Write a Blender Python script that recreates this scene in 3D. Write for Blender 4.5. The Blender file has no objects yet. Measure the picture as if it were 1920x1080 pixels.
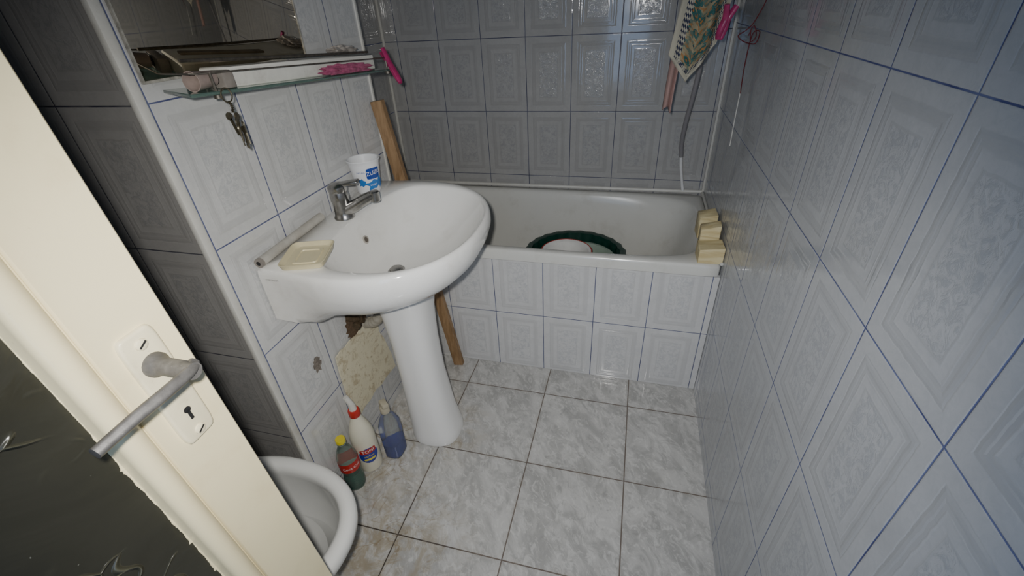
import bpy, bmesh, math, random
from mathutils import Vector, Matrix, Euler
random.seed(7)
S=bpy.context.scene
COL=S.collection
pi=math.pi
# ------------------------------------------------------------------ nodes
class NB:
    def __init__(s,name):
        s.m=bpy.data.materials.new(name); s.m.use_nodes=True
        s.t=s.m.node_tree; s.n=s.t.nodes; s.l=s.t.links
        s.b=s.n['Principled BSDF']
    def inp(s,sock,v):
        if isinstance(v,bpy.types.NodeSocket): s.l.new(v,sock)
        elif v is not None:
            if isinstance(v,tuple) and len(v)==3 and sock.type=='RGBA': v=v+(1,)
            sock.default_value=v
    def math(s,op,a,b=None,c=None,clamp=False):
        n=s.n.new('ShaderNodeMath'); n.operation=op; n.use_clamp=clamp
        s.inp(n.inputs[0],a)
        if b is not None: s.inp(n.inputs[1],b)
        if c is not None: s.inp(n.inputs[2],c)
        return n.outputs[0]
    def mix(s,f,a,b,bt='MIX'):
        n=s.n.new('ShaderNodeMix'); n.data_type='RGBA'; n.blend_type=bt
        s.inp(n.inputs[0],f); s.inp(n.inputs[6],a); s.inp(n.inputs[7],b)
        return n.outputs[2]
    def pos(s):
        return s.n.new('ShaderNodeNewGeometry').outputs['Position']
    def sep(s,v):
        n=s.n.new('ShaderNodeSeparateXYZ'); s.l.new(v,n.inputs[0]); return n.outputs
    def comb(s,x,y,z):
        n=s.n.new('ShaderNodeCombineXYZ')
        s.inp(n.inputs[0],x); s.inp(n.inputs[1],y); s.inp(n.inputs[2],z); return n.outputs[0]
    def noise(s,v,scale,detail=3,rough=.5,dist=0):
        n=s.n.new('ShaderNodeTexNoise'); s.inp(n.inputs['Vector'],v)
        n.inputs['Scale'].default_value=scale; n.inputs['Detail'].default_value=detail
        n.inputs['Roughness'].default_value=rough; n.inputs['Distortion'].default_value=dist
        return n.outputs[0]
    def ramp(s,f,stops,interp='LINEAR'):
        n=s.n.new('ShaderNodeValToRGB'); s.inp(n.inputs[0],f); r=n.color_ramp; r.interpolation=interp
        while len(r.elements)>1: r.elements.remove(r.elements[-1])
        for i,(p,c) in enumerate(stops):
            if isinstance(c,(int,float)): c=(c,c,c)
            e=r.elements[0] if i==0 else r.elements.new(p)
            e.position=p; e.color=tuple(c)+(1,)
        return n.outputs[0]
    def smooth(s,x,a,b):
        n=s.n.new('ShaderNodeMapRange'); n.interpolation_type='SMOOTHSTEP'
        s.inp(n.inputs[0],x); n.inputs[1].default_value=a; n.inputs[2].default_value=b
        return n.outputs[0]
    def bump(s,h,strength=.3,dist=.002):
        n=s.n.new('ShaderNodeBump'); s.inp(n.inputs['Height'],h)
        n.inputs['Strength'].default_value=strength; n.inputs['Distance'].default_value=dist
        s.l.new(n.outputs[0],s.b.inputs['Normal'])
    def fin(s,col=None,rough=None,metal=None,**k):
        s.inp(s.b.inputs['Base Color'],col); s.inp(s.b.inputs['Roughness'],rough)
        if metal is not None: s.b.inputs['Metallic'].default_value=metal
        for a,v in k.items(): s.inp(s.b.inputs[a.replace('_',' ')],v)
        return s.m
def simple(name,col,rough=.4,metal=0,var=.08,scale=30,bump=0,dirt=None,**k):
    b=NB(name); p=b.pos(); n=b.noise(p,scale,4,.6)
    dk=tuple(c*(1-var*2) for c in col); lt=tuple(min(1,c*(1+var)) for c in col)
    c=b.mix(n,dk,lt)
    if dirt:
        d=b.smooth(b.noise(p,9,6,.7),.5,.75)
        c=b.mix(b.math('MULTIPLY',d,dirt[1]),c,dirt[0])
        sp=b.math('MULTIPLY',b.smooth(b.noise(p,170,3,.7),.66,.74),dirt[1])
        c=b.mix(sp,c,dirt[0])
    if bump: b.bump(n,bump,.002)
    return b.fin(c,rough,metal,**k)
def tile_mat(name,ax,u0,v0,tw=.2,th=.3,base=(.57,.572,.575),grout=(.045,.055,.17),gw=.0018):
    b=NB(name); p=b.pos(); o=b.sep(p); U=o[ax]; V=o[2]
    au=b.math('DIVIDE',b.math('SUBTRACT',U,u0),tw); av=b.math('DIVIDE',b.math('SUBTRACT',V,v0),th)
    fu=b.math('FRACT',au); fv=b.math('FRACT',av)
    du=b.math('MULTIPLY',b.math('MINIMUM',fu,b.math('SUBTRACT',1,fu)),tw)
    dv=b.math('MULTIPLY',b.math('MINIMUM',fv,b.math('SUBTRACT',1,fv)),th)
    d=b.math('MINIMUM',du,dv)
    corner=b.math('MAXIMUM',d,b.math('SUBTRACT',b.math('MULTIPLY',b.math('ADD',du,dv),.5),.012))
    d2=b.math('MINIMUM',d,corner)
    wob=b.math('MULTIPLY',b.math('SUBTRACT',b.noise(p,45,2),.5),.005)
    dd=b.math('MULTIPLY',b.math('ADD',d2,wob),10)
    h=b.ramp(dd,[(0,.2),(.03,.7),(.24,.7),(.26,.40),(.30,.88),(.345,.88),(.375,.52),(.42,.52),(.44,.78),(.47,.56),(.56,.56),(.59,.79),(.62,.61),(1,.61)])
    inner=b.smooth(dd,.58,.64)
    mott=b.smooth(b.noise(p,60,5,.75,1.2),.41,.64)
    mott2=b.noise(p,13,5,.65,.8)
    cell=b.comb(b.math('FLOOR',au),b.math('FLOOR',av),0)
    wn=b.n.new('ShaderNodeTexWhiteNoise'); b.l.new(cell,wn.inputs[0]); rv=wn.outputs[0]
    c=b.mix(mott2,tuple(x*.85 for x in base),tuple(x*1.12 for x in base))
    c=b.mix(b.math('MULTIPLY',mott,b.math('ADD',.2,b.math('MULTIPLY',inner,.5))),c,(base[0]*.70,base[1]*.72,base[2]*.75))
    band=b.math('MULTIPLY',b.smooth(dd,.24,.27),b.math('SUBTRACT',1,b.smooth(dd,.40,.46)))
    c=b.mix(b.math('MULTIPLY',band,.52),c,tuple(x*.78 for x in base))
    line=b.math('SUBTRACT',1,b.smooth(b.math('ABSOLUTE',b.math('SUBTRACT',dd,.60)),.01,.03))
    c=b.mix(b.math('MULTIPLY',line,.36),c,tuple(x*.70 for x in base))
    c=b.mix(b.math('MULTIPLY',rv,.15),c,tuple(x*.82 for x in base))
    g=b.math('SUBTRACT',1,b.smooth(d,gw*.55,gw))
    gn=b.noise(p,14,2)
    gc=b.mix(b.smooth(gn,.35,.65),grout,(grout[0]*2+.04,grout[1]*2+.04,grout[2]*1.4+.04))
    c=b.mix(g,c,gc)
    dirt=b.smooth(b.noise(p,5,6,.75),.52,.8)
    c=b.mix(b.math('MULTIPLY',dirt,.2),c,tuple(x*1.1 for x in base))
    H=b.math('ADD',h,b.math('MULTIPLY',b.math('MULTIPLY',mott,inner),.28))
    H=b.math('ADD',H,b.math('MULTIPLY',b.noise(p,7,2),.9))
    H=b.math('SUBTRACT',H,b.math('MULTIPLY',g,.5))
    b.bump(H,.52,.0016)
    r=b.math('ADD',b.math('ADD',.085,b.math('MULTIPLY',g,.5)),b.math('MULTIPLY',dirt,.18))
    return b.fin(c,r)
def floor_mat():
    b=NB('floor_tile'); p=b.pos(); o=b.sep(p); t=.333
    au=b.math('DIVIDE',b.math('SUBTRACT',o[0],.077),t); av=b.math('DIVIDE',b.math('SUBTRACT',o[1],1.275),t)
    fu=b.math('FRACT',au); fv=b.math('FRACT',av)
    d=b.math('MULTIPLY',b.math('MINIMUM',b.math('MINIMUM',fu,b.math('SUBTRACT',1,fu)),b.math('MINIMUM',fv,b.math('SUBTRACT',1,fv))),t)
    cell=b.comb(b.math('FLOOR',au),b.math('FLOOR',av),0)
    wn=b.n.new('ShaderNodeTexWhiteNoise'); b.l.new(cell,wn.inputs[0])
    off=b.n.new('ShaderNodeVectorMath'); off.operation='MULTIPLY_ADD'
    b.l.new(wn.outputs[1],off.inputs[0]); off.inputs[1].default_value=(3,3,3); b.l.new(p,off.inputs[2])
    q=off.outputs[0]
    sq_=b.sep(q); qs=b.comb(b.math('ADD',sq_[0],b.math('MULTIPLY',sq_[1],.4)),b.math('MULTIPLY',sq_[1],.7),sq_[2])
    n1=b.noise(qs,15,6,.65,.9); n2=b.noise(qs,40,5,.7,1.2)
    c=b.mix(b.smooth(n1,.35,.65),(.40,.393,.375),(.58,.57,.545))
    c=b.mix(b.math('MULTIPLY',b.smooth(n2,.50,.62),.6),c,(.69,.68,.65))
    c=b.mix(b.math('MULTIPLY',b.smooth(b.noise(qs,26,4,.7,1.4),.55,.68),.55),c,(.33,.325,.31))
    def near(cx,cy,r):
        ds=b.n.new('ShaderNodeVectorMath'); ds.operation='DISTANCE'; b.l.new(p,ds.inputs[0]); ds.inputs[1].default_value=(cx,cy,0)
        return b.math('SUBTRACT',1,b.smooth(ds.outputs['Value'],.04,r))
    nr=b.math('MAXIMUM',b.math('MAXIMUM',near(-.62,.55,.36),near(-.80,.90,.32)),b.math('MULTIPLY',near(-.60,1.02,.24),.7))
    st=b.math('MULTIPLY',b.smooth(b.noise(p,13,6,.7,1),.42,.62),nr)
    c=b.mix(b.math('MULTIPLY',st,.72),c,(.33,.27,.17))
    ring=b.math('MULTIPLY',b.math('SUBTRACT',1,b.smooth(b.math('ABSOLUTE',b.math('SUBTRACT',b.noise(p,6,3,.6,1),.52)),.0,.012)),nr)
    c=b.mix(b.math('MULTIPLY',ring,.6),c,(.24,.17,.08))
    g=b.math('SUBTRACT',1,b.smooth(d,.0013,.0025))
    gc=b.mix(nr,(.15,.12,.10),(.03,.02,.015))
    c=b.mix(g,c,gc)
    edge=b.math('MULTIPLY',b.math('SUBTRACT',1,b.smooth(d,.002,.018)),b.smooth(b.noise(p,20,4,.7),.4,.65))
    c=b.mix(b.math('MULTIPLY',edge,.25),c,(.30,.26,.20))
    gr=b.math('MULTIPLY',b.smooth(b.noise(p,60,4,.8),.60,.75),.3)
    c=b.mix(gr,c,(.32,.29,.24))
    H=b.math('SUBTRACT',b.math('MULTIPLY',b.noise(p,12,3),.3),g)
    b.bump(H,.3,.001)
    return b.fin(c,b.math('ADD',.15,b.math('MULTIPLY',g,.6)))
# ------------------------------------------------------------------ geometry
def join(*gs):
    V=[];F=[]
    for v,f in gs:
        o=len(V); V+=[tuple(x) for x in v]; F+=[tuple(i+o for i in q) for q in f]
    return V,F
def xf(g,loc=(0,0,0),rot=(0,0,0),sc=(1,1,1)):
    M=Matrix.Translation(loc)@Euler(rot).to_matrix().to_4x4()@Matrix.Diagonal((*sc,1))
    return [tuple(M@Vector(v)) for v in g[0]],g[1]
def mk(name,g,mat,parent=None,loc=None,label=None,cat=None,smooth=True,angle=40,kind=None,group=None,uv=None):
    if loc is None: loc=parent['_w'] if parent and '_w' in parent else (0,0,0)
    loc=Vector(loc)
    me=bpy.data.meshes.new(name)
    me.from_pydata([tuple(Vector(v)-loc) for v in g[0]],[],g[1]); me.validate(); me.update()
    bm=bmesh.new(); bm.from_mesh(me); bmesh.ops.recalc_face_normals(bm,faces=bm.faces[:]); bm.to_mesh(me); bm.free()
    for m in (mat if isinstance(mat,list) else [mat]): me.materials.append(m)
    if uv:
        L=me.uv_layers.new(name='UVMap')
        for lp in me.loops: L.data[lp.index].uv=uv[lp.vertex_index]
    if smooth:
        me.polygons.foreach_set('use_smooth',[True]*len(me.polygons)); me.set_sharp_from_angle(angle=math.radians(angle))
    o=bpy.data.objects.new(name,me); COL.objects.link(o)
    if parent:
        o.parent=parent; o.location=loc-Vector(parent['_w'])
    else: o.location=loc
    o['_w']=tuple(loc)
    if label: o['label']=label
    if cat: o['category']=cat
    if kind: o['kind']=kind
    if group: o['group']=group
    return o
def thing(name,label,cat,loc,group=None):
    o=bpy.data.objects.new(name,None); COL.objects.link(o); o.location=loc; o['_w']=tuple(loc)
    o.empty_display_size=.05; o['label']=label; o['category']=cat
    if group: o['group']=group
    return o
def box(x0,x1,y0,y1,z0,z1,bev=0,seg=2):
    bm=bmesh.new(); bmesh.ops.create_cube(bm,size=1)
    for v in bm.verts: v.co=Vector(((x0+x1)/2+v.co.x*(x1-x0),(y0+y1)/2+v.co.y*(y1-y0),(z0+z1)/2+v.co.z*(z1-z0)))
    if bev: bmesh.ops.bevel(bm,geom=bm.edges[:],offset=bev,segments=seg,affect='EDGES',profile=.5)
    bm.verts.index_update()
    r=[tuple(v.co) for v in bm.verts],[tuple(v.index for v in f.verts) for f in bm.faces]; bm.free(); return r
def loft(loops,cs=True,ce=True):
    n=len(loops[0]); V=[tuple(p) for l in loops for p in l]; F=[]
    for i in range(len(loops)-1):
        for j in range(n):
            k=(j+1)%n; F.append((i*n+j,i*n+k,(i+1)*n+k,(i+1)*n+j))
    if cs: F.append(tuple(range(n)))
    if ce: F.append(tuple((len(loops)-1)*n+j for j in range(n)))
    return V,F
def lathe(prof,n=40,c=(0,0,0),cs=True,ce=True):
    return loft([[(c[0]+max(r,1e-4)*math.cos(2*pi*j/n),c[1]+max(r,1e-4)*math.sin(2*pi*j/n),c[2]+z) for j in range(n)] for r,z in prof],cs,ce)
def catmull(P,k=8):
    P=[Vector(p) for p in P]; P=[P[0]*2-P[1]]+P+[P[-1]*2-P[-2]]; o=[]
    for i in range(1,len(P)-2):
        for j in range(k):
            t=j/k; a,b,c,d=P[i-1:i+3]
            o.append(.5*((2*b)+(c-a)*t+(2*a-5*b+4*c-d)*t*t+(3*b-a-3*c+d)*t**3))
    o.append(P[-2]); return o
def sweep(P,r,n=14,k=8,smooth=True,flat=1,pw=2):
    Q=catmull(P,k) if smooth else [Vector(p) for p in P]
    loops=[];up=None
    for i,q in enumerate(Q):
        t=(Q[min(i+1,len(Q)-1)]-Q[max(i-1,0)]).normalized()
        if up is None: up=t.orthogonal().normalized()
        up=(up-t*up.dot(t)).normalized(); s=t.cross(up)
        rr=r(i/(len(Q)-1)) if callable(r) else r
        l=[]
        for j in range(n):
            c_,s_=math.cos(2*pi*j/n),math.sin(2*pi*j/n)
            kk=1/(abs(c_)**pw+abs(s_)**pw)**(1/pw)
            l.append(q+up*(rr*c_*kk)+s*(rr*flat*s_*kk))
        loops.append(l)
    return loft(loops)
def selloop(cx,cy,a,b,z,n,N=128,a2=None):
    o=[]
    for j in range(N):
        th=2*pi*j/N; c,s=math.cos(th),math.sin(th)
        k=1/(abs(c)**n+abs(s)**n)**(1/n)
        aa=a if c>0 else (a2 or a)
        o.append((cx+aa*c*k,cy+b*s*k,z))
    return o
def text(s,size):
    cu=bpy.data.curves.new('t','FONT'); cu.body=s; cu.size=size; cu.align_x='CENTER'; cu.align_y='CENTER'; cu.resolution_u=3
    o=bpy.data.objects.new('t',cu); COL.objects.link(o); bpy.context.view_layer.update()
    me=bpy.data.meshes.new_from_object(o.evaluated_get(bpy.context.evaluated_depsgraph_get()))
    r=[tuple(v.co) for v in me.vertices],[tuple(p.vertices) for p in me.polygons]
    bpy.data.objects.remove(o); bpy.data.curves.remove(cu); bpy.data.meshes.remove(me); return r
def wrap(g,c,rf,phi,z0,tilt=0):
    V=[]
    for x,y,_ in g[0]:
        X=x*math.cos(tilt)-y*math.sin(tilt); Y=x*math.sin(tilt)+y*math.cos(tilt)
        z=z0+Y; r=rf(z) if callable(rf) else rf
        a=phi+X/r; V.append((c[0]+r*math.cos(a),c[1]+r*math.sin(a),c[2]+z))
    return V,g[1]
# ------------------------------------------------------------------ materials
RZ=.94
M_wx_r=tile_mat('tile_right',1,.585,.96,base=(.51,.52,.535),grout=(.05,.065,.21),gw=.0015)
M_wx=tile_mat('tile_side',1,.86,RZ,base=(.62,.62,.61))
M_wx_far=tile_mat('tile_tub_end_shaded',1,2.1,RZ,base=(.42,.415,.405))  # shaded copy of the wall tile, dim tub end put into the colour
M_wy=tile_mat('tile_back_shaded',0,-.0856,RZ,base=(.42,.415,.405),grout=(.025,.03,.085))  # same tile as the side walls; weaker light is put into base and grout
M_wn=tile_mat('tile_niche_shaded',0,-.857,RZ,base=(.31,.30,.285),grout=(.03,.03,.05))  # same tile again, the niche's shade is painted into its darker base
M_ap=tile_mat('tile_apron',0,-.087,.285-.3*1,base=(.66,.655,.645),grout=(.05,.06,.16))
M_floor=floor_mat()
M_plaster=simple('plaster',(.6,.6,.58),.8)
M_trim=simple('white_plastic_trim',(.66,.65,.60),.45,dirt=((.4,.36,.28),.4))
M_ceramic=simple('ceramic',(.86,.85,.81),.10,var=.02,scale=8,dirt=((.56,.52,.44),.28))
M_ped=simple('ceramic_pedestal',(.86,.85,.82),.12,var=.02,scale=8)
M_enamel=simple('enamel',(.70,.695,.65),.18,var=.03,scale=6,dirt=((.5,.48,.42),.4))
M_toilet=simple('toilet_ceramic',(.74,.74,.71),.12,var=.03,scale=8)
M_chrome=simple('chrome',(.50,.49,.47),.26,1,var=.35,scale=60,dirt=((.7,.68,.62),.5))
M_dullmetal=simple('brushed_metal',(.42,.41,.40),.38,1,var=.2,scale=90,bump=.1)
M_rail=simple('tarnished_rail',(.22,.20,.17),.5,.8,var=.4,scale=90)
M_lever=simple('worn_aluminium',(.13,.125,.12),.5,.4,var=.4,scale=60,bump=.2,dirt=((.26,.25,.23),.6))
M_door=simple('cream_paint',(.76,.67,.42),.28,var=.02,scale=12,bump=.08,dirt=((.60,.50,.29),.35))
M_plate=simple('plate_paint',(.70,.63,.43),.3,var=.04,scale=25,dirt=((.36,.31,.22),.6))
M_black=simple('black',(.01,.01,.01),.6)
def dark_backed_glass():
    b=NB('dark_backed_glass'); p=b.pos()
    n=b.noise(p,6,5,.6,.8); c=b.mix(n,(.016,.016,.011),(.048,.046,.034))  # opaque dark base stands in for the darkness behind the glass
    v=b.n.new('ShaderNodeTexVoronoi'); v.feature='DISTANCE_TO_EDGE'; v.inputs['Scale'].default_value=12
    wv=b.n.new('ShaderNodeVectorMath'); wv.operation='MULTIPLY_ADD'
    nz=b.n.new('ShaderNodeTexNoise'); nz.inputs['Scale'].default_value=9; b.l.new(p,nz.inputs['Vector'])
    b.l.new(nz.outputs['Color'],wv.inputs[0]); wv.inputs[1].default_value=(.15,.15,.15); b.l.new(p,wv.inputs[2])
    b.l.new(wv.outputs[0],v.inputs['Vector'])
    cr=b.math('MULTIPLY',b.math('SUBTRACT',1,b.smooth(v.outputs[0],.0,.04)),b.smooth(b.noise(p,8,2),.42,.56))
    c=b.mix(b.math('MULTIPLY',cr,.6),c,(.13,.13,.09))
    c=b.mix(b.math('MULTIPLY',b.smooth(b.noise(p,120,2),.74,.78),.6),c,(.4,.4,.34))
    b.bump(b.math('ADD',n,b.math('MULTIPLY',cr,1.5)),.9,.006)
    return b.fin(c,.24)
M_pane=dark_backed_glass()
def wood(name,a,b_,ax=2,scale=18):
    b=NB(name); p=b.pos(); o=b.sep(p)
    q=[b.math('MULTIPLY',o[i],(.12 if i==ax else 1)) for i in range(3)]
    n=b.noise(b.comb(*q),scale*5,4,.6,.6)
    b.bump(n,.2,.001); return b.fin(b.mix(b.smooth(n,.3,.7),a,b_),.6)
M_wood=wood('pine_dark',(.22,.13,.06),(.36,.23,.12))
M_block=wood('pine_pale',(.60,.48,.24),(.80,.70,.42),0,10)
# ------------------------------------------------------------------ room
def wallbox(name,gs,mx,my,label):
    o=mk(name,join(*gs),[mx,my,M_plaster],smooth=False,label=label,kind='structure',cat='wall')
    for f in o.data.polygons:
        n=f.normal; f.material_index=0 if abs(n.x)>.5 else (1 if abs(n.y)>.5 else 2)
    return o
CZ=2.4
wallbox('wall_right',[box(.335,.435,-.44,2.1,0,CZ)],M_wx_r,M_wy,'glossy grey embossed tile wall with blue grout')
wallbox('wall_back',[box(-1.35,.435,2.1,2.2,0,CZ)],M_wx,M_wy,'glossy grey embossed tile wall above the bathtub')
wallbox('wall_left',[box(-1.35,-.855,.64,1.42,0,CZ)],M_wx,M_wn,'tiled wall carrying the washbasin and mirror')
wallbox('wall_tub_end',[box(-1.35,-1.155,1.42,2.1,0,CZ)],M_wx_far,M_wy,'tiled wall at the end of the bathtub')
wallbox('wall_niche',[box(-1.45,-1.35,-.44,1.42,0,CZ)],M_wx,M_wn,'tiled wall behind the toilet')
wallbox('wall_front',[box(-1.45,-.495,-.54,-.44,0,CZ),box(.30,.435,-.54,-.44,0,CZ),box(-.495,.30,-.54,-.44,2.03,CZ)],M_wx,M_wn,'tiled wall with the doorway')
mk('floor',box(-1.45,.435,-.54,2.2,-.1,0),M_floor,smooth=False,label='grey marbled ceramic tile floor with dark grout',kind='structure',cat='floor')
mk('ceiling',box(-1.45,.435,-.54,2.2,CZ,CZ+.1),M_plaster,smooth=False,label='plain plaster ceiling',kind='structure',cat='ceiling')
mk('trim_1',box(-.862,-.846,.632,.653,0,CZ,.004),M_trim,label='dirty white plastic corner trim',kind='structure',cat='trim')
mk('trim_2',box(-.860,-.850,1.412,1.424,.6,CZ,.003),M_trim,label='white plastic corner trim',kind='structure',cat='trim')
mk('trim_3',box(-1.157,-1.145,2.088,2.101,.59,CZ,.004),M_trim,label='white silicone bead in the tiled corner',kind='structure',cat='trim')
mk('trim_4',join(sweep([(-1.15,2.094,.588),(.33,2.094,.592)],.008,8,2,False),sweep([(.33,1.43,.583),(.33,2.09,.59)],.006,8,2,False)),M_trim,label='white silicone bead along the bathtub edge',kind='structure',cat='trim')
mk('trim_5',box(.326,.336,2.09,2.101,.59,CZ,.003),M_trim,label='grey silicone bead in the tiled corner',kind='structure',cat='trim')
# ------------------------------------------------------------------ door
XD=-.45; YE=.27; YG=.192
def rect_frame():
    return join(box(XD-.04,XD,YG,YE,.036,2.0,.002,1),box(XD-.04,XD,-.43,-.31,.036,2.0,.002,1),
                box(XD-.04,XD,-.31,YG,.036,.45,.001,1),box(XD-.04,XD,-.31,YG,1.86,2.0,.001,1))
door=mk('door_1',rect_frame(),M_door,loc=(XD-.02,-.43,0),label='open cream-painted wooden door with a dark glazed panel',kind='structure',cat='door')
mk('glass_pane',box(XD-.024,XD-.016,-.315,YG+.005,.445,1.865),M_pane,door,smooth=False,label='dark textured glass pane spattered with paint')
def mould():
    gs=[]
    prof=[(XD-.018,.004),(XD-.004,.003),(XD-.003,-.001)]+[(XD-.003+.011*math.sin(a),-.0145+.0125*math.cos(a)) for a in [pi*i/10 for i in range(0,11)]]+[(XD-.010,-.0275),(XD-.018,-.030)]
    gs.append(loft([[(x,YG+dy,z) for x,dy in prof] for z in (.45,1.86)]))
    gs.append(loft([[(x,-.31-dy,z) for x,dy in prof] for z in (.45,1.86)]))
    gs.append(loft([[(x,y,.45-dy) for x,dy in prof] for y in (-.31,YG)]))
    gs.append(loft([[(x,y,1.86+dy) for x,dy in prof] for y in (-.31,YG)]))
    return join(*gs)
mk('glazing_bead',mould(),M_door,door,angle=60)
def ragged():
    V=[];F=[];n=1400; w=.0015; y0=YG-.026; sp=0
    for i in range(n+1):
        z=.45+1.41*i/n
        w=max(.0002,min(.0026,w+random.uniform(-.0003,.0003)))
        if random.random()<.012: sp=random.uniform(.001,.005)
        sp*=.75
        ww=w+sp
        V+=[(XD-.0155,y0,z),(XD-.0155,y0-.003-ww,z),(XD-.0135,y0,z),(XD-.0148,y0-.003-ww,z)]
        if i:
            a=4*(i-1);b=4*i; F+=[(a+2,a+3,b+3,b+2),(a,b,b+1,a+1),(a+1,b+1,b+3,a+3)]
    return V,F
mk('paint_smear',ragged(),M_door,door,smooth=False,label='ragged overpainted edge on the glass')
hy,hz=.2297,1.36-.2865
def yz_loop(cy,cz,b,c,x,n=9,N=72):
    return [(x,p[0],p[1]) for p in selloop(cy,cz,b,c,0,n,N)]
pz0=1.0385
plate=mk('lock_plate',loft([yz_loop(hy,pz0,.0190,.0755,XD-.001),yz_loop(hy,pz0,.0190,.0755,XD+.0035),yz_loop(hy,pz0,.0178,.0743,XD+.0050),yz_loop(hy,pz0,.0160,.0725,XD+.0055)]),M_plate,door,label='cream-painted lock plate with keyhole',angle=50)
for z in (1.100,.974):
    sc=lathe([(.0064,0),(.0060,.0015),(.0046,.0024)],18)
    mk('screw',xf(sc,(XD+.0054,hy,z),(0,pi/2,0)),M_plate,plate)
    mk('screw_slot',xf(box(-.0006,.0007,-.0048,.0048,-.0009,.0009),(XD+.0077,hy,z),(.5,0,0)),M_black,plate)
kh=join(xf(lathe([(.0040,0),(.0040,.0006)],20),(XD+.0054,hy,1.005),(0,pi/2,0)),box(XD+.0054,XD+.0060,hy-.0018,hy+.0018,.991,1.005))
mk('keyhole',kh,M_black,plate)
neck=xf(lathe([(.0130,0),(.0130,.004),(.0105,.008),(.009,.014),(.0088,.05)],24),(XD+.005,hy,hz),(0,pi/2,0))
lev=sweep([(XD+.044,hy+.007,hz),(XD+.051,hy-.004,hz),(XD+.053,hy-.03,hz+.001),(XD+.052,hy-.06,hz+.001),(XD+.050,hy-.095,hz-.001)],lambda t:.0082+.0012*math.sin(t*3),24,10,True,.62,4)
mk('door_handle',join(neck,lev),M_lever,door,label='worn dull grey metal lever handle')
th0=.032
door.rotation_euler=(th0,0,0)
door.location.y+=1.07*th0; door.location.z-=.66*th0
# ------------------------------------------------------------------ bathtub
tub=thing('bathtub','white enamel bathtub with tiled apron, set between tiled walls','bathtub',(-.41,1.76,0))
def tubg():
    L=[]; cx,cy=-.41,1.7605; a,b=.742,.337; N=200
    L.append(selloop(cx,cy,a,b,.535,60,N)); L.append(selloop(cx,cy,a,b,.565,60,N)); L.append(selloop(cx,cy,a-.003,b-.003,.575,50,N)); L.append(selloop(cx,cy,a-.008,b-.008,.579,40,N))
    ix=-.40; iy=1.758
    for (aa,bb,z,n,dx) in [(.695,.304,.579,6,0),(.687,.297,.575,5.6,0),(.680,.291,.565,5.2,0),(.670,.285,.53,4.4,-.002),(.655,.275,.46,3.9,-.008),(.635,.262,.37,3.6,-.02),(.61,.248,.29,3.5,-.035),(.58,.228,.235,3.4,-.05),(.53,.198,.208,3.2,-.06),(.45,.15,.198,3.0,-.06),(.2,.07,.194,3,-.06)]:
        L.append(selloop(ix+dx,iy,aa,bb,z,n,N))
    return loft(L,False,True)
mk('tub_shell',tubg(),M_enamel,tub,angle=60)
mk('apron_panel',box(-.853,.334,1.4235,1.443,0.001,.534),M_ap,tub,smooth=False,label='tiled apron panel with blue grout')
# ------------------------------------------------------------------ washbasin
BX,BY,BZ=-.853,1.017,.866
TILT=.04
bz=lambda y:BZ+(y-BY)*TILT
wb=thing('washbasin','white ceramic pedestal washbasin mounted on the tiled wall','washbasin',(-.63,1.017,0))
def basin():
    N=180; c0=(.25,0); dr=(.20,0)
    def win(s):
        if s<0: return -1
        if s<.17: return .285+.12*s
        r=(s-.17)/.318
        return .3054*max(0,1-r**2.4)**(1/2.25) if r<1 else -1
    def outin(s,t): return s>=0 and abs(t)<win(s)
    def bowlin(s,t):
        x=s-.235
        a,n=(.130,3.0) if x<0 else (.232,2.3)
        nn=n+(2.4-n)*.5
        return abs(x/a)**n+abs(t/.256)**nn<1
    def rad(f,th):
        lo,hi=0,.7
        for _ in range(40):
            m=(lo+hi)/2
            if f(c0[0]+m*math.cos(th),m*math.sin(th)): lo=m
            else: hi=m
        return lo
    TH=[2*pi*(j+.5)/N for j in range(N)]
    ro=[rad(outin,t) for t in TH]; rb=[rad(bowlin,t) for t in TH]
    P=lambda r,t:(c0[0]+r*math.cos(t),r*math.sin(t))
    L=[]
    L.append([(dr[0]+.02*math.cos(t),dr[1]+.02*math.sin(t),-.162) for t in TH])
    for k in (.2,.32,.45,.58,.7,.8,.88,.94,.975,1.0):
        l=[]
        for t,r in zip(TH,rb):
            p=P(r,t); l.append((dr[0]*(1-k)+p[0]*k,p[1]*k,-.008-.150*(1-k**2.7)))
        L.append(l)
    for e,z in ((.003,-.003),(.008,0)):
        L.append([(*P(min(r+e,o-.010),t),z) for t,r,o in zip(TH,rb,ro)])
    for e,z in ((.010,.0005),(.005,-.003),(.0015,-.009),(0,-.018),(0,-.035)):
        L.append([(*P(r-e,t),z) for t,r in zip(TH,ro)])
    for z,k in ((-.06,.985),(-.09,.95),(-.115,.895),(-.14,.81),(-.160,.71),(-.18,.60),(-.198,.48),(-.205,.40)):
        l=[]
        for t,r in zip(TH,ro):
            s,q=P(r,t); s=max(s,0)
            w=min(1,s/.24); w=w*w*(3-2*w)
            ks=1-(1-k)*w
            l.append((s*ks,q*(1-(1-k)*w*.9),max(z,-.150-.06*w)))
        L.append(l)
    V,F=loft(L,True,True)
    return [(BX+x,BY+y,BZ+z+y*TILT) for x,y,z in V],F
mk('basin',basin(),M_ceramic,wb,angle=55)
def ped():
    L=[];N=64
    for z,hx,hyy,cx in ((0.002,.092,.086,-.622),(.012,.094,.088,-.622),(.035,.091,.085,-.624),(.12,.083,.079,-.632),(.3,.074,.072,-.640),(.45,.074,.073,-.643),(.56,.080,.080,-.645),(.63,.090,.092,-.645),(.670,.100,.105,-.645)):
        L.append(selloop(cx,1.02,hx,hyy,z,2.6,N,hx*.95))
    return loft(L,True,True)
mk('pedestal',ped(),M_ped,wb,angle=60)
dz=BZ-.162
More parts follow.
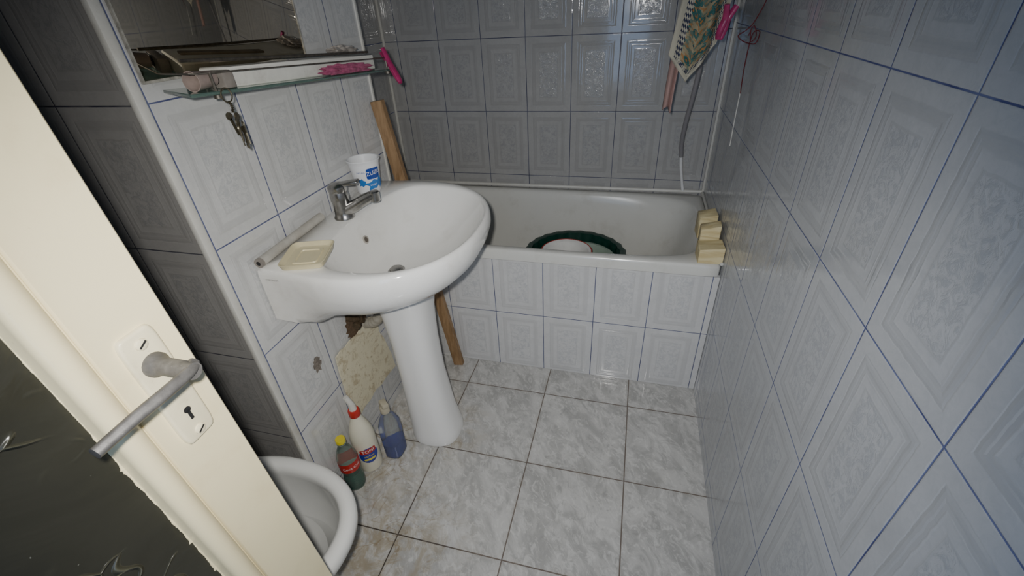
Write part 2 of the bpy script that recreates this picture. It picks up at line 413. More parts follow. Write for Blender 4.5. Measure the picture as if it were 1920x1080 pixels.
mk('drain',lathe([(.0,.0),(.022,.0),(.026,.003),(.024,.005),(.019,.004),(.018,.007),(.012,.009),(.0,.0095)],32,(BX+.2,BY,dz)),M_dullmetal,wb,label='chrome pop-up drain')
ov=xf(lathe([(.012,0),(.0125,.003),(.0085,.004),(.008,.0015)],28),(BX+.1195,BY,BZ-.066),(0,pi/2-.3,0))
mk('overflow_ring',ov,simple('overflow_grey',(.45,.42,.37),.4),wb)
mk('overflow_hole',xf(lathe([(.0082,0),(.0078,.002)],24),(BX+.1205,BY,BZ-.066),(0,pi/2-.3,0)),simple('overflow_dark',(.12,.10,.08),.6),wb)
mk('maker_mark',xf(text('CERSANIT',.008),(BX+.045,BY-.2925,BZ-.036),(pi/2,0,0)),M_dullmetal,wb,smooth=False)
tx,ty=BX+.068,BY+.005
tapb=mk('tap',lathe([(.029,0),(.029,.004),(.0255,.010),(.0245,.02),(.024,.045),(.0255,.052),(.026,.066),(.0245,.078),(.015,.086),(0,.089)],36,(tx,ty,BZ)),M_chrome,wb,label='dull chrome single-lever mixer tap')
mk('spout',join(sweep([(tx+.01,ty,BZ+.022),(tx+.035,ty+.004,BZ+.034),(tx+.068,ty+.012,BZ+.052),(tx+.096,ty+.020,BZ+.064)],lambda t:.0185-.004*t,18,8),lathe([(.0,-.016),(.0125,-.016),(.0145,-.014),(.0145,.011),(.0115,.014),(0,.015)],24,(tx+.098,ty+.021,BZ+.062))),M_chrome,tapb)
mk('lever',join(xf(box(-.02,.064,-.014,.014,-.005,.005,.003,3),(tx-.004,ty+.002,BZ+.095),(0,-.10,.30)),lathe([(.0245,.078),(.0265,.084),(.026,.094),(.020,.10),(0,.102)],32,(tx,ty,BZ))),M_chrome,tapb)
def corr(t): return .0155+.0025*math.sin(t*200)
M_siph=simple('siphon_plastic_shaded',(.26,.24,.19),.6)  # beige plastic, darkened: the shade under the basin is in the colour
mk('siphon_hose',sweep([(-.72,1.02,.64),(-.735,1.01,.58),(-.755,1.015,.52),(-.79,1.03,.48),(-.833,1.04,.46)],corr,16,26),M_siph,wb,label='shaded beige corrugated plastic waste hose')
M_brass=simple('brass_old',(.14,.10,.06),.6,.6,var=.4,scale=120,bump=.4)
mk('angle_valve',join(xf(lathe([(.010,0),(.010,.03),(.013,.03),(.013,.04),(.009,.042),(.009,.06)],18),(-.853,.985,.520),(0,pi/2,0)),sweep([(-.80,.985,.52),(-.795,.985,.55),(-.78,.99,.60),(-.77,1.0,.64)],.005,10),xf(lathe([(.013,0),(.015,.006),(.013,.012)],8),(-.80,.96,.52),(pi/2,0,0)),sweep([(-.80,.985,.52),(-.80,.96,.52)],.007,10,2,False)),M_brass,wb,label='corroded brass angle valve')
# ------------------------------------------------------------------ access board and broken tile hole
def board_mat():
    b=NB('cream_board'); p=b.pos()
    c=b.mix(b.noise(p,12,5,.7),(.62,.57,.41),(.78,.73,.55))
    c=b.mix(b.math('MULTIPLY',b.smooth(b.noise(p,24,6,.75,1),.50,.62),.7),c,(.42,.34,.21))
    c=b.mix(b.math('MULTIPLY',b.smooth(b.noise(p,70,4,.8),.58,.70),.7),c,(.20,.15,.09))
    return b.fin(c,.6)
M_board=board_mat()
bp=[(.872,.20),(.868,.30),(.870,.385),(.876,.444),(.905,.449),(.93,.444),(.96,.449),(1.0,.441),(1.03,.449),(1.06,.443),(1.085,.452),(1.108,.440),(1.122,.39),(1.118,.36),(1.135,.32),(1.150,.25),(1.157,.215),(1.163,.150),(1.09,.160),(1.05,.156),(1.01,.168),(.97,.160),(.93,.164),(.90,.158)]
mk('access_board',loft([[(-.8505,y,z) for y,z in bp],[(-.8465,y,z) for y,z in bp]]),M_board,loc=(-.85,1.02,.165),label='dirty cream board covering the pipe opening under the washbasin',cat='board',smooth=False)
def blob(c,r,n=26,jit=.3):
    V=[(c[0],c[1],c[2])];F=[]
    for j in range(n):
        a=2*pi*j/n; q=r*(1+jit*(random.random()-.5)*2)
        V.append((c[0],c[1]+q*.8*math.cos(a),c[2]+q*1.2*math.sin(a)))
        F.append((0,1+j,1+(j+1)%n))
    return V,F
M_hole=simple('broken_plaster',(.22,.19,.16),.9,var=.8,scale=160)
mk('wall_left_damage',blob((-.8542,.806,.48),.021),M_hole,loc=(-.8542,.806,.48),label='small broken hole in the wall tile',cat='wall damage',smooth=False,kind='structure')
M_open=simple('brown_plaster',(.13,.085,.05),.9,var=.8,scale=90)
mk('wall_left_opening',blob((-.8540,1.02,.465),.070,60,.15),M_open,loc=(-.854,1.02,.46),label='rough brown pipe opening in the tiles',cat='wall damage',smooth=False,kind='structure')
# ------------------------------------------------------------------ mirror
def mirror_mat():
    b=NB('mirror_glass'); p=b.pos(); n=b.smooth(b.noise(p,9,6,.7),.45,.8)
    return b.fin((.56,.51,.42),b.math('ADD',.02,b.math('MULTIPLY',n,.08)),1)
mir=thing('mirror','large frameless rectangular wall mirror above the glass shelf','mirror',(-.85,.89,1.275))
mk('mirror_glass',box(-.8520,-.8475,.666,1.122,1.275,1.92,.0015,2),mirror_mat(),mir)
M_edge=simple('mirror_edge',(.50,.48,.42),.5,var=.5,scale=80)
mk('mirror_edge',join(box(-.8525,-.8465,.6630,.6665,1.272,1.923),box(-.8525,-.8465,1.1215,1.1250,1.272,1.923),box(-.8525,-.8465,.6665,1.1215,1.272,1.2765)),M_edge,mir,smooth=False)
mir.rotation_euler=(0,math.radians(1.5),0)
# ------------------------------------------------------------------ glass shelf
def tz(y): return 1.258-.045*(y-.64)/.716
M_glass=NB('shelf_glass').fin((.30,.46,.40),.10,Transmission_Weight=.7,IOR=1.4)
sh=thing('glass_shelf','narrow glass wall shelf with thin metal rail','shelf',(-.79,1.0,1.235))
def slab(x0,x1,y0,y1,za,zb,f=tz,bev=.0015):
    g=box(x0,x1,y0,y1,za,zb,bev,1); return [(x,y,z+f(y)) for x,y,z in g[0]],g[1]
sp=slab(-.853,-.730,.642,1.356,-.006,0)
sp=([(x,(y+.055*(-.73-x)/.123 if y<.7 else y),z) for x,y,z in sp[0]],sp[1])
mk('shelf_plate',sp,M_glass,sh)
rl=[sweep([(-.853,.70,tz(.70)+.03),(-.742,.665,tz(.665)+.03),(-.735,.675,tz(.68)+.03),(-.735,1.33,tz(1.33)+.03),(-.742,1.34,tz(1.34)+.03),(-.853,1.34,tz(1.34)+.03)],.0016,8,1,False)]
for y in (.70,1.33): rl.append(sweep([(-.735,y,tz(y)-.008),(-.735,y,tz(y)+.031)],.0025,8,1,False)); rl.append(lathe([(.007,-.012),(.007,-.006)],16,(-.735,y,tz(y))))
mk('shelf_rail',join(*rl),M_rail,sh)
M_foam=simple('white_foam',(.76,.75,.69),.7,var=.1,dirt=((.34,.30,.24),.55),bump=.15)
g=box(-.822,-.750,.765,1.30,.001,.040,.003,1)
mk('foam_box',([(x+.006*math.sin(y*23),y,z+tz(y)+(.004*math.sin(y*31) if z>.02 else 0)) for x,y,z in g[0]],g[1]),M_foam,loc=(-.79,1.03,tz(1.03)),label='long dirty white foam strip lying on the glass shelf',cat='foam strip')
mk('thin_rod',sweep([(-.79,.70,tz(.7)+.050),(-.765,1.0,tz(1.0)+.0475),(-.760,1.28,tz(1.28)+.0475)],.003,8,6),M_rail,loc=(-.775,1.0,tz(1.0)+.05),label='thin grey metal rod resting on the foam strip',cat='rod')
mk('dusty_stick',xf(box(-.006,.006,-.12,.12,-.0025,.0025,.001,1),(-.812,.90,tz(.90)+.047),(-.0628,0,.05)),simple('stick_brown',(.30,.26,.21),.7,var=.3),loc=(-.812,.90,tz(.90)+.047),label='thin flat dusty wooden stick on the foam strip',cat='stick')
M_soap=simple('pink_plastic',(.44,.35,.31),.35,var=.3,dirt=((.3,.26,.22),.6))
cup=thing('toothbrush_cup','dusty pale pink plastic cup lying on the glass shelf','cup',(-.775,.70,tz(.7)))
mk('cup_body',xf(lathe([(0,0),(.011,0),(.013,.002),(.0165,.05),(.017,.052),(.0155,.052),(.012,.004),(0,.004)],28),(-.762,.728,tz(.7)+.0175),(pi/2-.03,0,.12)),M_soap,cup)
M_grey=simple('grey_plastic',(.30,.27,.24),.5,var=.3)
hb=box(-.79,-.742,.733,.76,.001,.032,.004,2)
hd=thing('small_holder','small grey plastic holder with a dark hole on the glass shelf','holder',(-.766,.746,tz(.746)))
mk('holder_body',([(x,y,z+tz(y)) for x,y,z in hb[0]],hb[1]),M_grey,hd)
mk('holder_opening',xf(lathe([(.009,0),(.0088,.001)],20),(-.762,.7330,tz(.733)+.017),(pi/2,0,0)),M_black,hd)
M_pink=simple('hot_pink',(.44,.03,.14),.3,var=.3,scale=50)
M_wrap=simple('pink_wrapper',(.46,.11,.21),.3,var=.7,scale=60,bump=.3)
def crumple(c,rx,ry,rz,seed,amp=.35,n=3):
    bm=bmesh.new(); bmesh.ops.create_icosphere(bm,subdivisions=n,radius=1)
    rnd=random.Random(seed); ks=[(Vector((rnd.uniform(-1,1),rnd.uniform(-1,1),rnd.uniform(-1,1))).normalized()*rnd.uniform(3,9),rnd.uniform(0,6)) for _ in range(7)]
    for v in bm.verts:
        d=1+amp*sum(abs(math.sin(v.co.dot(k)+ph)) -.5 for k,ph in ks)/3
        v.co=Vector((c[0]+v.co.x*rx*d,c[1]+v.co.y*ry*d,c[2]+max(v.co.z*rz*d,-rz*.98)))
    bm.verts.index_update()
    r=[tuple(v.co) for v in bm.verts],[tuple(v.index for v in f.verts) for f in bm.faces]; bm.free(); return r
wv,wf=crumple((-.7385,1.13,0),.006,.09,.010,4,.7,4)
mk('plastic_wrapper',([(x,y,z+.0115+tz(y)) for x,y,z in wv],wf),M_wrap,loc=(-.7385,1.13,tz(1.13)),label='crumpled pink plastic wrapper on the glass shelf',cat='plastic wrapper',angle=25)
wv,wf=crumple((-.800,1.22,0),.020,.05,.010,11,.5,4)
mk('plastic_wrapper',([(x,y,z+.0545+tz(y)) for x,y,z in wv],wf),simple('clear_wrapper',(.46,.42,.38),.25,var=.4),loc=(-.80,1.22,tz(1.22)+.05),label='crumpled greyish plastic wrapper on top of the foam strip',cat='plastic wrapper',angle=25)
def pin(loc,rot,label,k=1):
    r=thing('clothespin',label,'clothespin',loc,'pink clothespins')
    r.rotation_euler=rot
    w=Vector(loc)
    for s in (-1,1):
        pts=[(s*.015,0,.045),(s*.010,0,.03),(s*.004,0,.012),(s*.0055,0,-.01),(s*.005,0,-.03),(s*.0018,0,-.042)]
        mk('jaw',sweep([Vector(p)*k+w for p in pts],lambda t:(.0048+.0012*math.sin(t*3))*k,10,6,True,1.6),M_pink,r)
    mk('spring',xf(lathe([(.0055,-.006),(.0065,-.006),(.0065,.006),(.0055,.006)],16),w+Vector((0,0,.008)),(pi/2,0,0)),M_dullmetal,r)
    return r
pin((-.722,1.335,tz(1.335)+.005),(.3,-.5,-.9),'hot pink plastic clothespin clipped to the glass shelf edge',1.15)
M_key=simple('key_brass',(.27,.24,.17),.42,.9,var=.35,scale=200)
kc=thing('key_bunch','bunch of small brassy keys hanging from the shelf rail','keys',(-.7285,.712,1.20))
KY=.712
ring=[Vector((-.7275,KY+.012*math.cos(a),tz(KY)-.008+.012*math.sin(a))) for a in [2*pi*i/20 for i in range(21)]]
mk('key_ring',sweep(ring,.0014,6,1,False),M_key,kc)
mk('chain',sweep([(-.727,KY,tz(KY)-.018),(-.726,KY+.001,tz(KY)-.030),(-.727,KY-.001,tz(KY)-.038)],lambda t:.0025+.0014*math.sin(t*40),8,12),M_key,kc)
for i,(dy,a,dzk) in enumerate(((-.008,.20,0),(.007,-.25,-.003),(.0,-.05,-.012),(-.005,.30,-.022),(.006,-.1,-.018),(.001,.12,-.026))):
    g=join(xf(lathe([(.007,-.001),(.007,.001)],18),(0,0,0),(0,pi/2,0)),box(-.001,.001,-.0024,.0024,-.036,-.005),box(-.001,.001,.0024,.005,-.034,-.029),box(-.001,.001,.0024,.0045,-.026,-.022))
    mk('key',xf(g,(-.731+.0026*i,KY+dy,tz(KY)-.043+dzk),(a,0,.25*i)),M_key,kc)
# ------------------------------------------------------------------ things on the basin
M_ivory=simple('ivory_plastic',(.68,.61,.39),.4,var=.05)
def dish():
    L=[];N=96
    for a,b,z,n in ((.050,.056,.0,8),(.0535,.0595,.012,8),(.0545,.0605,.0135,8),(.0525,.0585,.014,8),(.050,.056,.0115,8),(.044,.050,.005,8),(.040,.046,.004,8),(.031,.036,.004,8),(.030,.035,.007,8),(.024,.029,.007,8),(.023,.028,.004,8),(.01,.01,.004,8)):
        L.append(selloop(0,0,a,b,z,n,N))
    return loft(L)
mk('soap_dish',xf(dish(),(-.748,.797,bz(.797)+.002),(TILT,0,math.radians(18))),M_ivory,loc=(-.748,.797,bz(.797)),label='ivory plastic square soap dish on the washbasin rim',cat='soap dish',angle=30)
tube=thing('plastic_tube','dirty grey plastic tube lying along the washbasin back edge','tube',(-.836,.88,BZ))
M_tube=simple('tube_plastic',(.50,.48,.43),.5,var=.2,dirt=((.34,.29,.22),.5))
mk('tube_body',sweep([(-.838,.738,bz(.738)+.014),(-.839,.99,bz(.99)+.014)],.0115,20,2,False),M_tube,tube)
mk('tube_cap',sweep([(-.8378,.733,bz(.733)+.014),(-.838,.742,bz(.742)+.014)],.0119,20,2,False),M_grey,tube,label='grey tube end')
mk('tube_opening',sweep([(-.8378,.7322,bz(.732)+.014),(-.8378,.7332,bz(.733)+.014)],.0055,16,2,False),M_black,tube)
M_cupw=simple('cup_white',(.78,.79,.80),.35,var=.03)
M_blue=simple('label_blue',(.008,.05,.32),.35,var=.1); M_lblue=simple('label_light_blue',(.02,.17,.50),.35,var=.1)
M_white=simple('print_white',(.80,.80,.80),.4)
CY=bz(1.205)+.0018
yc=thing('yogurt_cup','white plastic yogurt cup with blue label on the washbasin rim','cup',(-.806,1.205,CY))
cc=(-.806,1.205,CY+.001)
cr=lambda z:.036+.0115*z/.105
mk('cup_body',lathe([(0,.003),(.030,.003),(.032,0),(.035,.001),(cr(.01),.01),(cr(.09),.09),(cr(.1)+.001,.098),(.0505,.102),(.0515,.104),(.0505,.106),(.047,.105),(cr(.09)-.001,.09),(.034,.006),(0,.006)],48,cc),M_cupw,yc)
ph=math.atan2(-1.205,.806)
def patch(c,rf,phi,pts,z0,n=24):
    V=[(0,0,0)];F=[]
    m=len(pts); rings=4
    for k in range(1,rings+1):
        for x,y in pts: V.append((x*k/rings,y*k/rings,0))
    for j in range(m): F.append((0,1+j,1+(j+1)%m))
    for k in range(rings-1):
        for j in range(m):
            a=1+k*m+j;b=1+k*m+(j+1)%m; F.append((a,b,b+m,a+m))
    return wrap((V,F),c,rf,phi,z0)
ell=lambda a,b,n=28:[(a*math.cos(2*pi*i/n),b*math.sin(2*pi*i/n)) for i in range(n)]
rc=lambda a,b,n=40:[(x,y) for x,y,_ in selloop(0,0,a,b,0,8,n)]
spl=lambda a,b,s,n=60:[(a*(1+.28*math.sin(3*t+s)+.12*math.sin(7*t))*math.cos(t),b*(1+.22*math.sin(2*t+s)+.15*math.sin(5*t+s))*math.sin(t)) for t in [2*pi*i/n for i in range(n)]]
mk('label_patch',patch(cc,lambda z:cr(z)+.0006,ph+.52,rc(.023,.017),.066),M_blue,yc,label='blue label print')
mk('label_text',wrap(text('ZUZU',.0175),cc,lambda z:cr(z)+.0014,ph+.52,.068,.10),M_white,yc,smooth=False)
for dp,e,zz in ((.42,spl(.022,.016,.5),.030),(-.45,spl(.010,.015,1.7),.040),(1.05,spl(.012,.020,2.5),.035)):
    mk('label_splash',patch(cc,lambda z:cr(z)+.0009,ph+dp,e,zz),M_lblue,yc)
mk('label_text',wrap(text('IAURT',.008),cc,lambda z:cr(z)+.0014,ph+.42,.030),M_white,yc,smooth=False)
mk('label_text',wrap(text('NATURAL',.006),cc,lambda z:cr(z)+.0011,ph-.36,.072),M_blue,yc,smooth=False)
# ------------------------------------------------------------------ wooden stick
def stick():
    a=Vector((-.667,1.375,.0)); b=Vector((-.831,1.398,1.11))
    t=(b-a).normalized(); s=Vector((t.z,0,-t.x)).normalized(); u=t.cross(s)
    g=box(-.021,.021,-.011,.011,0,(b-a).length,.001,1)
    V=[a+s*x+u*y+t*z for x,y,z in g[0]]
    mz=min(v.z for v in V)
    return [(v.x,v.y,v.z-mz+.0005) for v in V],g[1]
mk('wooden_batten',stick(),M_wood,loc=(-.667,1.37,0),label='long brown wooden batten leaning between washbasin and bathtub',cat='wooden batten')
# ------------------------------------------------------------------ basins in the tub
M_dgreen=simple('dark_green_plastic',(.005,.045,.032),.3,var=.2)
M_pgreen=simple('pale_green_plastic',(.34,.43,.36),.35)
M_bowlw=simple('white_enamel',(.85,.85,.83),.25)
M_red=simple('red_rim',(.50,.03,.02),.35)
c1=(-.21,1.770,.201)
def scallop(prof,c,n=144,k=24):
    L=[]
    for r,z,a in prof:
        L.append([(c[0]+(r*(1+a*math.cos(k*2*pi*j/n)))*math.cos(2*pi*j/n),c[1]+(r*(1+a*math.cos(k*2*pi*j/n)))*math.sin(2*pi*j/n),c[2]+z) for j in range(n)])
    return loft(L)
mk('plastic_basin',scallop([(.001,0,0),(.145,0,0),(.155,.004,0),(.197,.14,.006),(.207,.188,.012),(.223,.196,.012),(.228,.202,.012),(.223,.205,.012),(.205,.20,.012),(.193,.14,.006),(.15,.01,0),(.001,.006,0)],c1),M_dgreen,loc=c1,label='round dark green plastic basin with fluted rim inside the bathtub',cat='basin',angle=60)
c2=(-.192,1.772,.2085)
mk('plastic_basin',lathe([(.001,0),(.11,0),(.12,.004),(.158,.155),(.168,.161),(.169,.165),(.157,.165),(.153,.155),(.116,.008),(.001,.006)],56,c2),M_pgreen,loc=c2,label='round pale green plastic basin stacked inside the dark basin',cat='basin')
c3=(-.246,1.765,.403)
wbowl=thing('enamel_bowl','white enamel bowl with red rim stacked on the plastic basins','bowl',c3)
mk('bowl_body',lathe([(.001,-.186),(.045,-.186),(.055,-.18),(.088,-.06),(.104,.0),(.112,.006),(.110,.010),(.100,.004),(.084,-.06),(.05,-.175),(.001,-.178)],64,c3),M_bowlw,wbowl)
mk('bowl_rim',lathe([(.1105,.005),(.115,.0055),(.1165,.0085),(.114,.0115),(.1105,.011)],64,c3,False,False),M_red,wbowl)
# ------------------------------------------------------------------ wood blocks on the rim
for (x0,x1,y0,y1,h,rz,lab,cut) in ((.252,.332,1.432,1.505,.055,.03,'pale pine block lying at the bathtub corner',.004),(.262,.326,1.522,1.575,.092,-.05,'upright pale pine block on the bathtub rim',.010),(.266,.327,1.63,1.70,.088,.04,'pale pine block standing on the bathtub rim by the wall',.008)):
    cx,cy=(x0+x1)/2,(y0+y1)/2
    g=box(x0-cx,x1-cx,y0-cy,y1-cy,0,h,.0015,1)
    g=([(x,y,z+(cut*x/.035 if z>h*.5 else 0)) for x,y,z in g[0]],g[1])
    mk('wood_block',xf(g,(cx,cy,.580),(0,0,rz)),M_block,loc=(cx,cy,.58),label=lab,cat='wood block',group='pale wooden blocks on the tub rim')
# ------------------------------------------------------------------ toilet
to=thing('toilet','white ceramic toilet without seat, tank against the wall','toilet',(-.75,.365,0))
def toil():
    N=96;L=[];cx,cy=-.752,.372
    def lp(a,b,z,dx=0,n=2.2,a2=None): return selloop(cx+dx,cy,a,b,z,n,N,a2)
    L+= [lp(.12,.09,.002,-.02,3),lp(.125,.095,.02,-.02,3),lp(.10,.08,.12,-.03,2.6),lp(.13,.10,.22,-.02),lp(.19,.145,.31,0),lp(.223,.168,.355),lp(.236,.180,.372),lp(.238,.182,.390),lp(.234,.178,.402),lp(.225,.169,.407),lp(.212,.156,.407),lp(.203,.147,.402),lp(.198,.142,.390),lp(.198,.142,.375),lp(.19,.138,.31),lp(.15,.115,.25,-.01),lp(.10,.08,.20,-.02),lp(.06,.05,.17,-.03)]
    return loft(L)
mk('toilet_bowl',join(toil(),box(-1.19,-.96,.25,.48,.30,.40,.02,3)),M_toilet,to,angle=60)
M_water=simple('water',(.50,.54,.52),.03,var=.02)
mk('water',lathe([(.001,0),(.088,0)],40,(-.765,.372,.213),False,False),M_water,to)
mk('tank',join(box(-1.345,-1.16,.19,.54,.40,.76,.02,3),box(-1.348,-1.15,.18,.55,.76,.79,.008,2)),M_toilet,to)
mk('flush_button',lathe([(.022,0),(.022,.006),(.015,.010),(0,.010)],24,(-1.25,.365,.79)),M_chrome,to)
M_bagw=simple('white_bag',(.50,.44,.38),.5,var=.15)
mk('crumpled_bag',crumple((-1.02,.596,.052),.075,.036,.052,9,.4,4),M_bagw,loc=(-1.02,.596,0),label='crumpled pale plastic bag on the floor behind the toilet',cat='plastic bag',angle=25)
# ------------------------------------------------------------------ bottles
def pet(name,tint): return NB(name).fin(tint,.06,Transmission_Weight=.92,IOR=1.15)
def bottle_root(name,label,cat,x,y): return thing(name,label,cat,(x,y,0))
x,y=-.808,.738; ph=math.atan2(-y,-x); B=bottle_root('soda_bottle','small soda bottle with red label and yellow cap, on the floor','bottle',x,y); c=(x,y,0.001)
prof=[(.001,.006),(.012,.004),(.022,0),(.029,.002),(.0325,.012),(.0325,.05),(.0295,.075),(.0295,.08),(.0325,.095),(.0325,.145),(.031,.158),(.022,.185),(.014,.203),(.0125,.21),(.0125,.213),(.0155,.214),(.0155,.216),(.0125,.217),(.0125,.222)]
M_petg=pet('pet_green',(.70,.84,.76)); M_liq=simple('dark_green_liquid',(.012,.08,.055),.1)
mk('bottle_body',lathe(prof,40,c),M_petg,B,label='translucent green plastic bottle body')
mk('liquid',lathe([(.001,.008),(.027,.008),(.0305,.014),(.0305,.05),(.0278,.075),(.001,.0755)],36,c),M_liq,B)
M_rlab=simple('red_label',(.46,.02,.015),.35,var=.1)
mk('label_band',lathe([(.0330,.098),(.0332,.100),(.0332,.138),(.0330,.140)],44,c,False,False),M_rlab,B)
mk('label_text',wrap(text('Coca-Cola',.0145),c,.0337,ph+.1,.119,.0),M_white,B,smooth=False)
M_ycap=simple('yellow_cap',(.70,.58,.03),.35)
mk('bottle_cap',lathe([(.0150,.218),(.0152,.219),(.0152,.232),(.0140,.234),(0,.234)],32,c),M_ycap,B)
x,y=-.799,.822; ph=math.atan2(-y,-x); B=bottle_root('cleaner_bottle','white cleaning product bottle with red cap and colourful label','bottle',x,y); c=(x,y,.001)
M_bl=simple('white_bottle',(.72,.69,.56),.35,var=.04)
rb=[(.001,.003),(.034,0),(.039,.004),(.0410,.02),(.0410,.15),(.039,.175),(.031,.205),(.020,.235),(.015,.25),(.0145,.258)]
mk('bottle_body',lathe(rb,44,c),M_bl,B)
mk('bottle_cap',lathe([(.0175,.250),(.0185,.252),(.0185,.274),(.0165,.278),(0,.278)],32,c),M_red,B)
mk('pour_spout',sweep([(x,y,.278),(x-.001,y,.30),(x-.010,y-.004,.335)],lambda t:.0125-.004*t,16,6),M_trim,B,label='dusty white pour spout')
rf=.0418
M_nav=simple('navy_print',(.02,.04,.30),.35)
mk('label_patch',patch(c,rf,ph,ell(.034,.036),.088),M_nav,B)
mk('label_band',patch(c,.0422,ph,rc(.028,.011),.109),M_rlab,B)
mk('label_text',wrap(text('TOMI',.018),c,.0427,ph,.109),M_white,B,smooth=False)
M_yp=simple('yellow_print',(.72,.60,.08),.35)
mk('label_stripe',patch(c,.0422,ph,rc(.020,.0045),.070),M_yp,B,smooth=False)
mk('label_text',wrap(text('parfum',.012),c,.0422,ph,.086),M_yp,B,smooth=False)
x,y=-.733,.888; ph=math.atan2(-y,-x); B=bottle_root('spray_bottle','clear spray bottle with blue liquid and beige spray head','spray bottle',x,y)
c=(x,y,.001)
def sq(prof):
    return loft([[(px,py,pz+.001) for px,py,pz in selloop(x,y,a,b,z,3.2,48)] for a,b,z in prof])
M_petc=pet('pet_clear',(.86,.90,.92)); M_bliq=simple('blue_liquid',(.012,.03,.22),.1)
mk('bottle_body',sq([(.026,.032,0),(.032,.038,.006),(.032,.039,.12),(.030,.037,.155),(.022,.026,.185),(.013,.013,.205),(.012,.012,.222)]),M_petc,B)
mk('liquid',sq([(.025,.031,.003),(.030,.036,.008),(.030,.036,.066),(.001,.001,.067)]),M_bliq,B)
M_trig=simple('trigger_beige',(.46,.42,.32),.45,dirt=((.3,.27,.2),.5))
mk('spray_head',join(lathe([(.0155,.21),(.016,.213),(.016,.235),(.012,.240)],28,c),xf(box(-.012,.012,-.020,.018,0,.020,.006,2),(x,y,.236),(0,.1,.9))),M_trig,B)
# ------------------------------------------------------------------ hanging textiles
def cloth(fn,nu=40,nv=60):
    V=[];F=[];UV=[]
    for j in range(nv+1):
        for i in range(nu+1):
            V.append(fn(i/nu,j/nv)); UV.append((i/nu,j/nv))
    for j in range(nv):
        for i in range(nu):
            a=j*(nu+1)+i; F.append((a,a+1,a+nu+2,a+nu+1))
    return (V,F),UV
def towel_mat():
    b=NB('towel_print'); uvn=b.n.new('ShaderNodeUVMap').outputs[0]; o=b.sep(uvn); u,v=o[0],o[1]
    P=b.comb(b.math('MULTIPLY',u,.13),b.math('MULTIPLY',v,.5),0)
    vo=b.n.new('ShaderNodeTexVoronoi'); vo.inputs['Scale'].default_value=56; b.l.new(P,vo.inputs['Vector'])
    fl=b.ramp(vo.outputs['Distance'],[(0,(.42,.19,.05)),(.18,(.38,.16,.04)),(.22,(.03,.11,.10)),(.36,(.05,.17,.15)),(.44,(.02,.04,.06)),(.49,(.34,.29,.18))],'CONSTANT')
    n=b.noise(P,70,2); fl=b.mix(b.math('MULTIPLY',b.smooth(n,.5,.56),.7),fl,(.045,.14,.13))
    n2=b.noise(P,110,2); fl=b.mix(b.math('MULTIPLY',b.smooth(n2,.56,.60),.8),fl,(.38,.18,.06))
    cream=(.46,.43,.34)
    e=b.math('MINIMUM',u,b.math('SUBTRACT',1,u))
    ed=b.math('MINIMUM',e,b.math('MULTIPLY',v,3.8))
    k1=b.math('LESS_THAN',b.math('FRACT',b.math('MULTIPLY',b.math('ADD',b.math('MULTIPLY',v,4.),u),9)),.5)
    k2=b.math('LESS_THAN',b.math('FRACT',b.math('MULTIPLY',ed,14)),.5)
    key=b.math('ABSOLUTE',b.math('SUBTRACT',k1,k2))
    band=b.mix(key,cream,(.02,.025,.06))
    inb=b.math('MULTIPLY',b.math('GREATER_THAN',ed,.10),b.math('LESS_THAN',ed,.20))
    c=b.mix(b.math('GREATER_THAN',ed,.20),cream,fl)
    c=b.mix(inb,c,band)
    b.bump(b.noise(b.pos(),600,2),.3,.001)
    return b.fin(c,.9)
mk('clothesline',sweep([(-1.153,1.6,1.70),(-.4,1.6,1.685),(.334,1.6,1.70)],.002,6,8),M_trim,loc=(-.4,1.6,1.69),label='thin cord stretched between the tiled walls',cat='clothesline')
mk('clothesline',sweep([(-1.153,1.8,1.735),(-.4,1.8,1.72),(.334,1.8,1.735)],.002,6,8),M_trim,loc=(-.4,1.8,1.72),label='thin cord stretched between the tiled walls',cat='clothesline')
def towel(u,v):
    A=Vector((.080,1.6,1.205));T=Vector((.141,1.6,1.127));Bp=Vector((.212,1.6,1.232))
    p=A.lerp(T,u/.4) if u<.4 else T.lerp(Bp,(u-.4)/.6)
    q=Vector((.15+.15*u,1.6,1.69))
    r=p.lerp(q,v)
    r.y+=(.014*math.sin(u*7+v*2)*(.4+.6*v)+.010*math.sin(u*15+1+v*4))*(1-v**6)
    return tuple(r)
g,uv=cloth(towel)
tw=mk('towel',g,towel_mat(),loc=(.18,1.6,1.69),label='cream towel with teal and orange floral print and key border',cat='towel',uv=uv)
m=tw.modifiers.new('s','SOLIDIFY'); m.thickness=.002
M_cream=simple('cream_cloth',(.56,.52,.44),.9,bump=.3)
def drape(u,v):
    xx=-.14+.45*u; k=max(0,min(1,(u-.35)/.3)); k=k*k*(3-2*k)
    z=1.728-v*(.335+.045*k+.012*math.sin(u*17))
    return (xx,1.8+.024*math.sin(u*27+v)*v,z)
g,uv=cloth(drape,70,60)
m=mk('hanging_cloth',g,M_cream,loc=(.08,1.8,1.72),label='cream terry cloth hanging from the cord',cat='cloth').modifiers.new('s','SOLIDIFY'); m.thickness=.003
M_rag=simple('pink_rag',(.42,.27,.24),.9,bump=.3)
def rag(u,v):
    xx=.098+.034*u*(1-.25*v)+.04*(1-v)+.006*math.sin(v*6); return (xx-.01*v,1.605+.045*min(1,v*4)+.010*math.sin(u*7+v*3)*v,1.685-v*.650+.012*math.sin(u*4)*v)
g,uv=cloth(rag,16,60)
m=mk('pink_rag',g,M_rag,loc=(.13,1.65,1.7),label='dusty pink rag hanging beside the printed towel',cat='rag').modifiers.new('s','SOLIDIFY'); m.thickness=.003
pin((.222,1.575,1.285),(.2,.15,.4),'hot pink plastic clothespin hanging on the printed towel')
M_hose=simple('grey_hose',(.26,.25,.26),.4)
ho=thing('shower_hose','grey flexible hose ending in a white tube over the bathtub','hose',(.2,1.95,1.0))
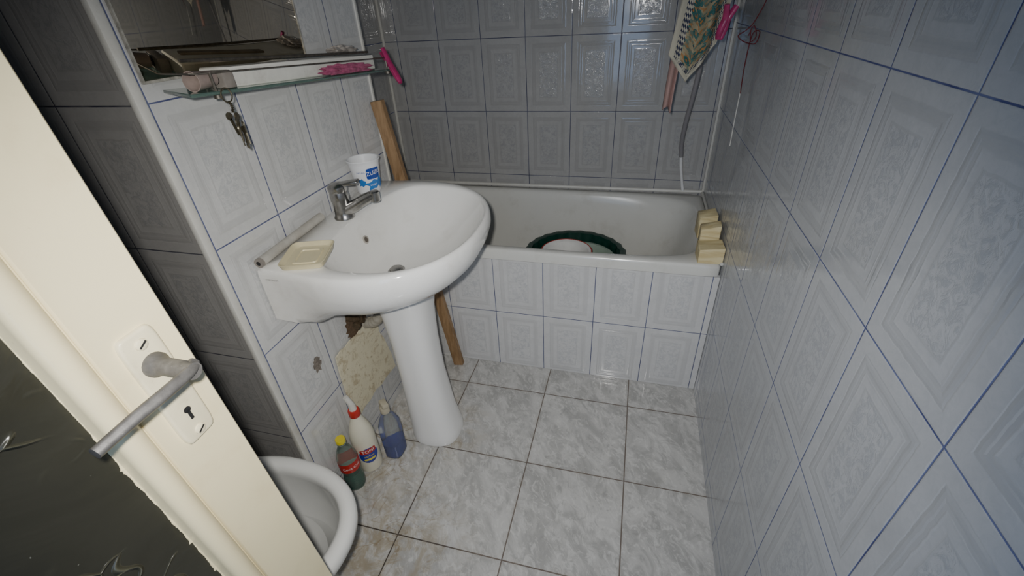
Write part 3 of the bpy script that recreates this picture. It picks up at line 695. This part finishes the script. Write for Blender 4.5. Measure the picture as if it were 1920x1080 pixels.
mk('hose',sweep([(.235,1.86,1.735),(.23,1.87,1.45),(.215,1.88,1.25),(.207,1.91,1.07),(.198,1.97,.92),(.199,2.01,.83),(.207,2.03,.77)],.009,14,14),M_hose,ho)
mk('hose_end',sweep([(.205,2.03,.785),(.215,2.045,.72),(.232,2.06,.64),(.240,2.065,.607)],.0065,12,10),M_white,ho,label='white plastic tube end')
M_redth=simple('red_thread',(.14,.012,.018),.8)
th_=thing('red_string','tangled dark red string with a white tail by the wall','string',(.30,1.62,1.2))
mk('string',join(sweep([(.333,1.55,1.50),(.318,1.55,1.36),(.30,1.57,1.29),(.285,1.585,1.265),(.268,1.6,1.25),(.285,1.595,1.235),(.31,1.56,1.232),(.318,1.575,1.26),(.305,1.6,1.25),(.31,1.64,1.16),(.322,1.68,1.08)],.0014,8,10),sweep([(.295,1.58,1.262),(.30,1.575,1.235),(.31,1.57,1.25),(.3,1.575,1.275),(.292,1.585,1.25)],.0013,8,8)),M_redth,th_)
mk('string_tail',sweep([(.322,1.685,1.09),(.322,1.68,1.0),(.322,1.668,.915)],.0017,8,8),M_trim,th_)
# ------------------------------------------------------------------ camera
R=Vector((.9676,.2476,-.0489)).normalized()
Fw=Vector((-.2349,.8070,-.5395)); Fw=(Fw-R*Fw.dot(R)).normalized()
Up=R.cross(Fw)
cam=bpy.data.cameras.new('camera'); co=bpy.data.objects.new('camera',cam); COL.objects.link(co)
M=Matrix((( R.x,Up.x,-Fw.x,0),(R.y,Up.y,-Fw.y,0),(R.z,Up.z,-Fw.z,1.36),(0,0,0,1)))
co.matrix_world=M; cam.sensor_width=36; cam.lens=36*828/1920; cam.clip_start=.01
S.camera=co
# ------------------------------------------------------------------ light
def light(name,kind,loc,energy,col,size=None,size_y=None,rot=None,rad=None):
    l=bpy.data.lights.new(name,kind); l.energy=energy; l.color=col
    if kind=='AREA':
        l.shape='RECTANGLE'; l.size=size; l.size_y=size_y
    if rad is not None: l.shadow_soft_size=rad
    o=bpy.data.objects.new(name,l); COL.objects.link(o); o.location=loc
    if rot: o.rotation_euler=rot
    return o
t=light('torch','SPOT',(-.03,.0,1.385),54,(1,.975,.925),rad=.012)
t.data.spot_size=math.radians(116); t.data.spot_blend=1
aim=Vector((-.31,.86,-.70))
t.rotation_euler=aim.to_track_quat('-Z','Y').to_euler()
light('doorway_light','AREA',(-.12,-.5,1.25),4.6,(.36,.58,1),.45,1.1,(pi/2,0,-.65))
w=bpy.data.worlds.new('world'); S.world=w; w.use_nodes=True
w.node_tree.nodes['Background'].inputs[0].default_value=(.6,.7,.85,1); w.node_tree.nodes['Background'].inputs[1].default_value=.25
for o in bpy.data.objects:
    if '_w' in o: del o['_w']
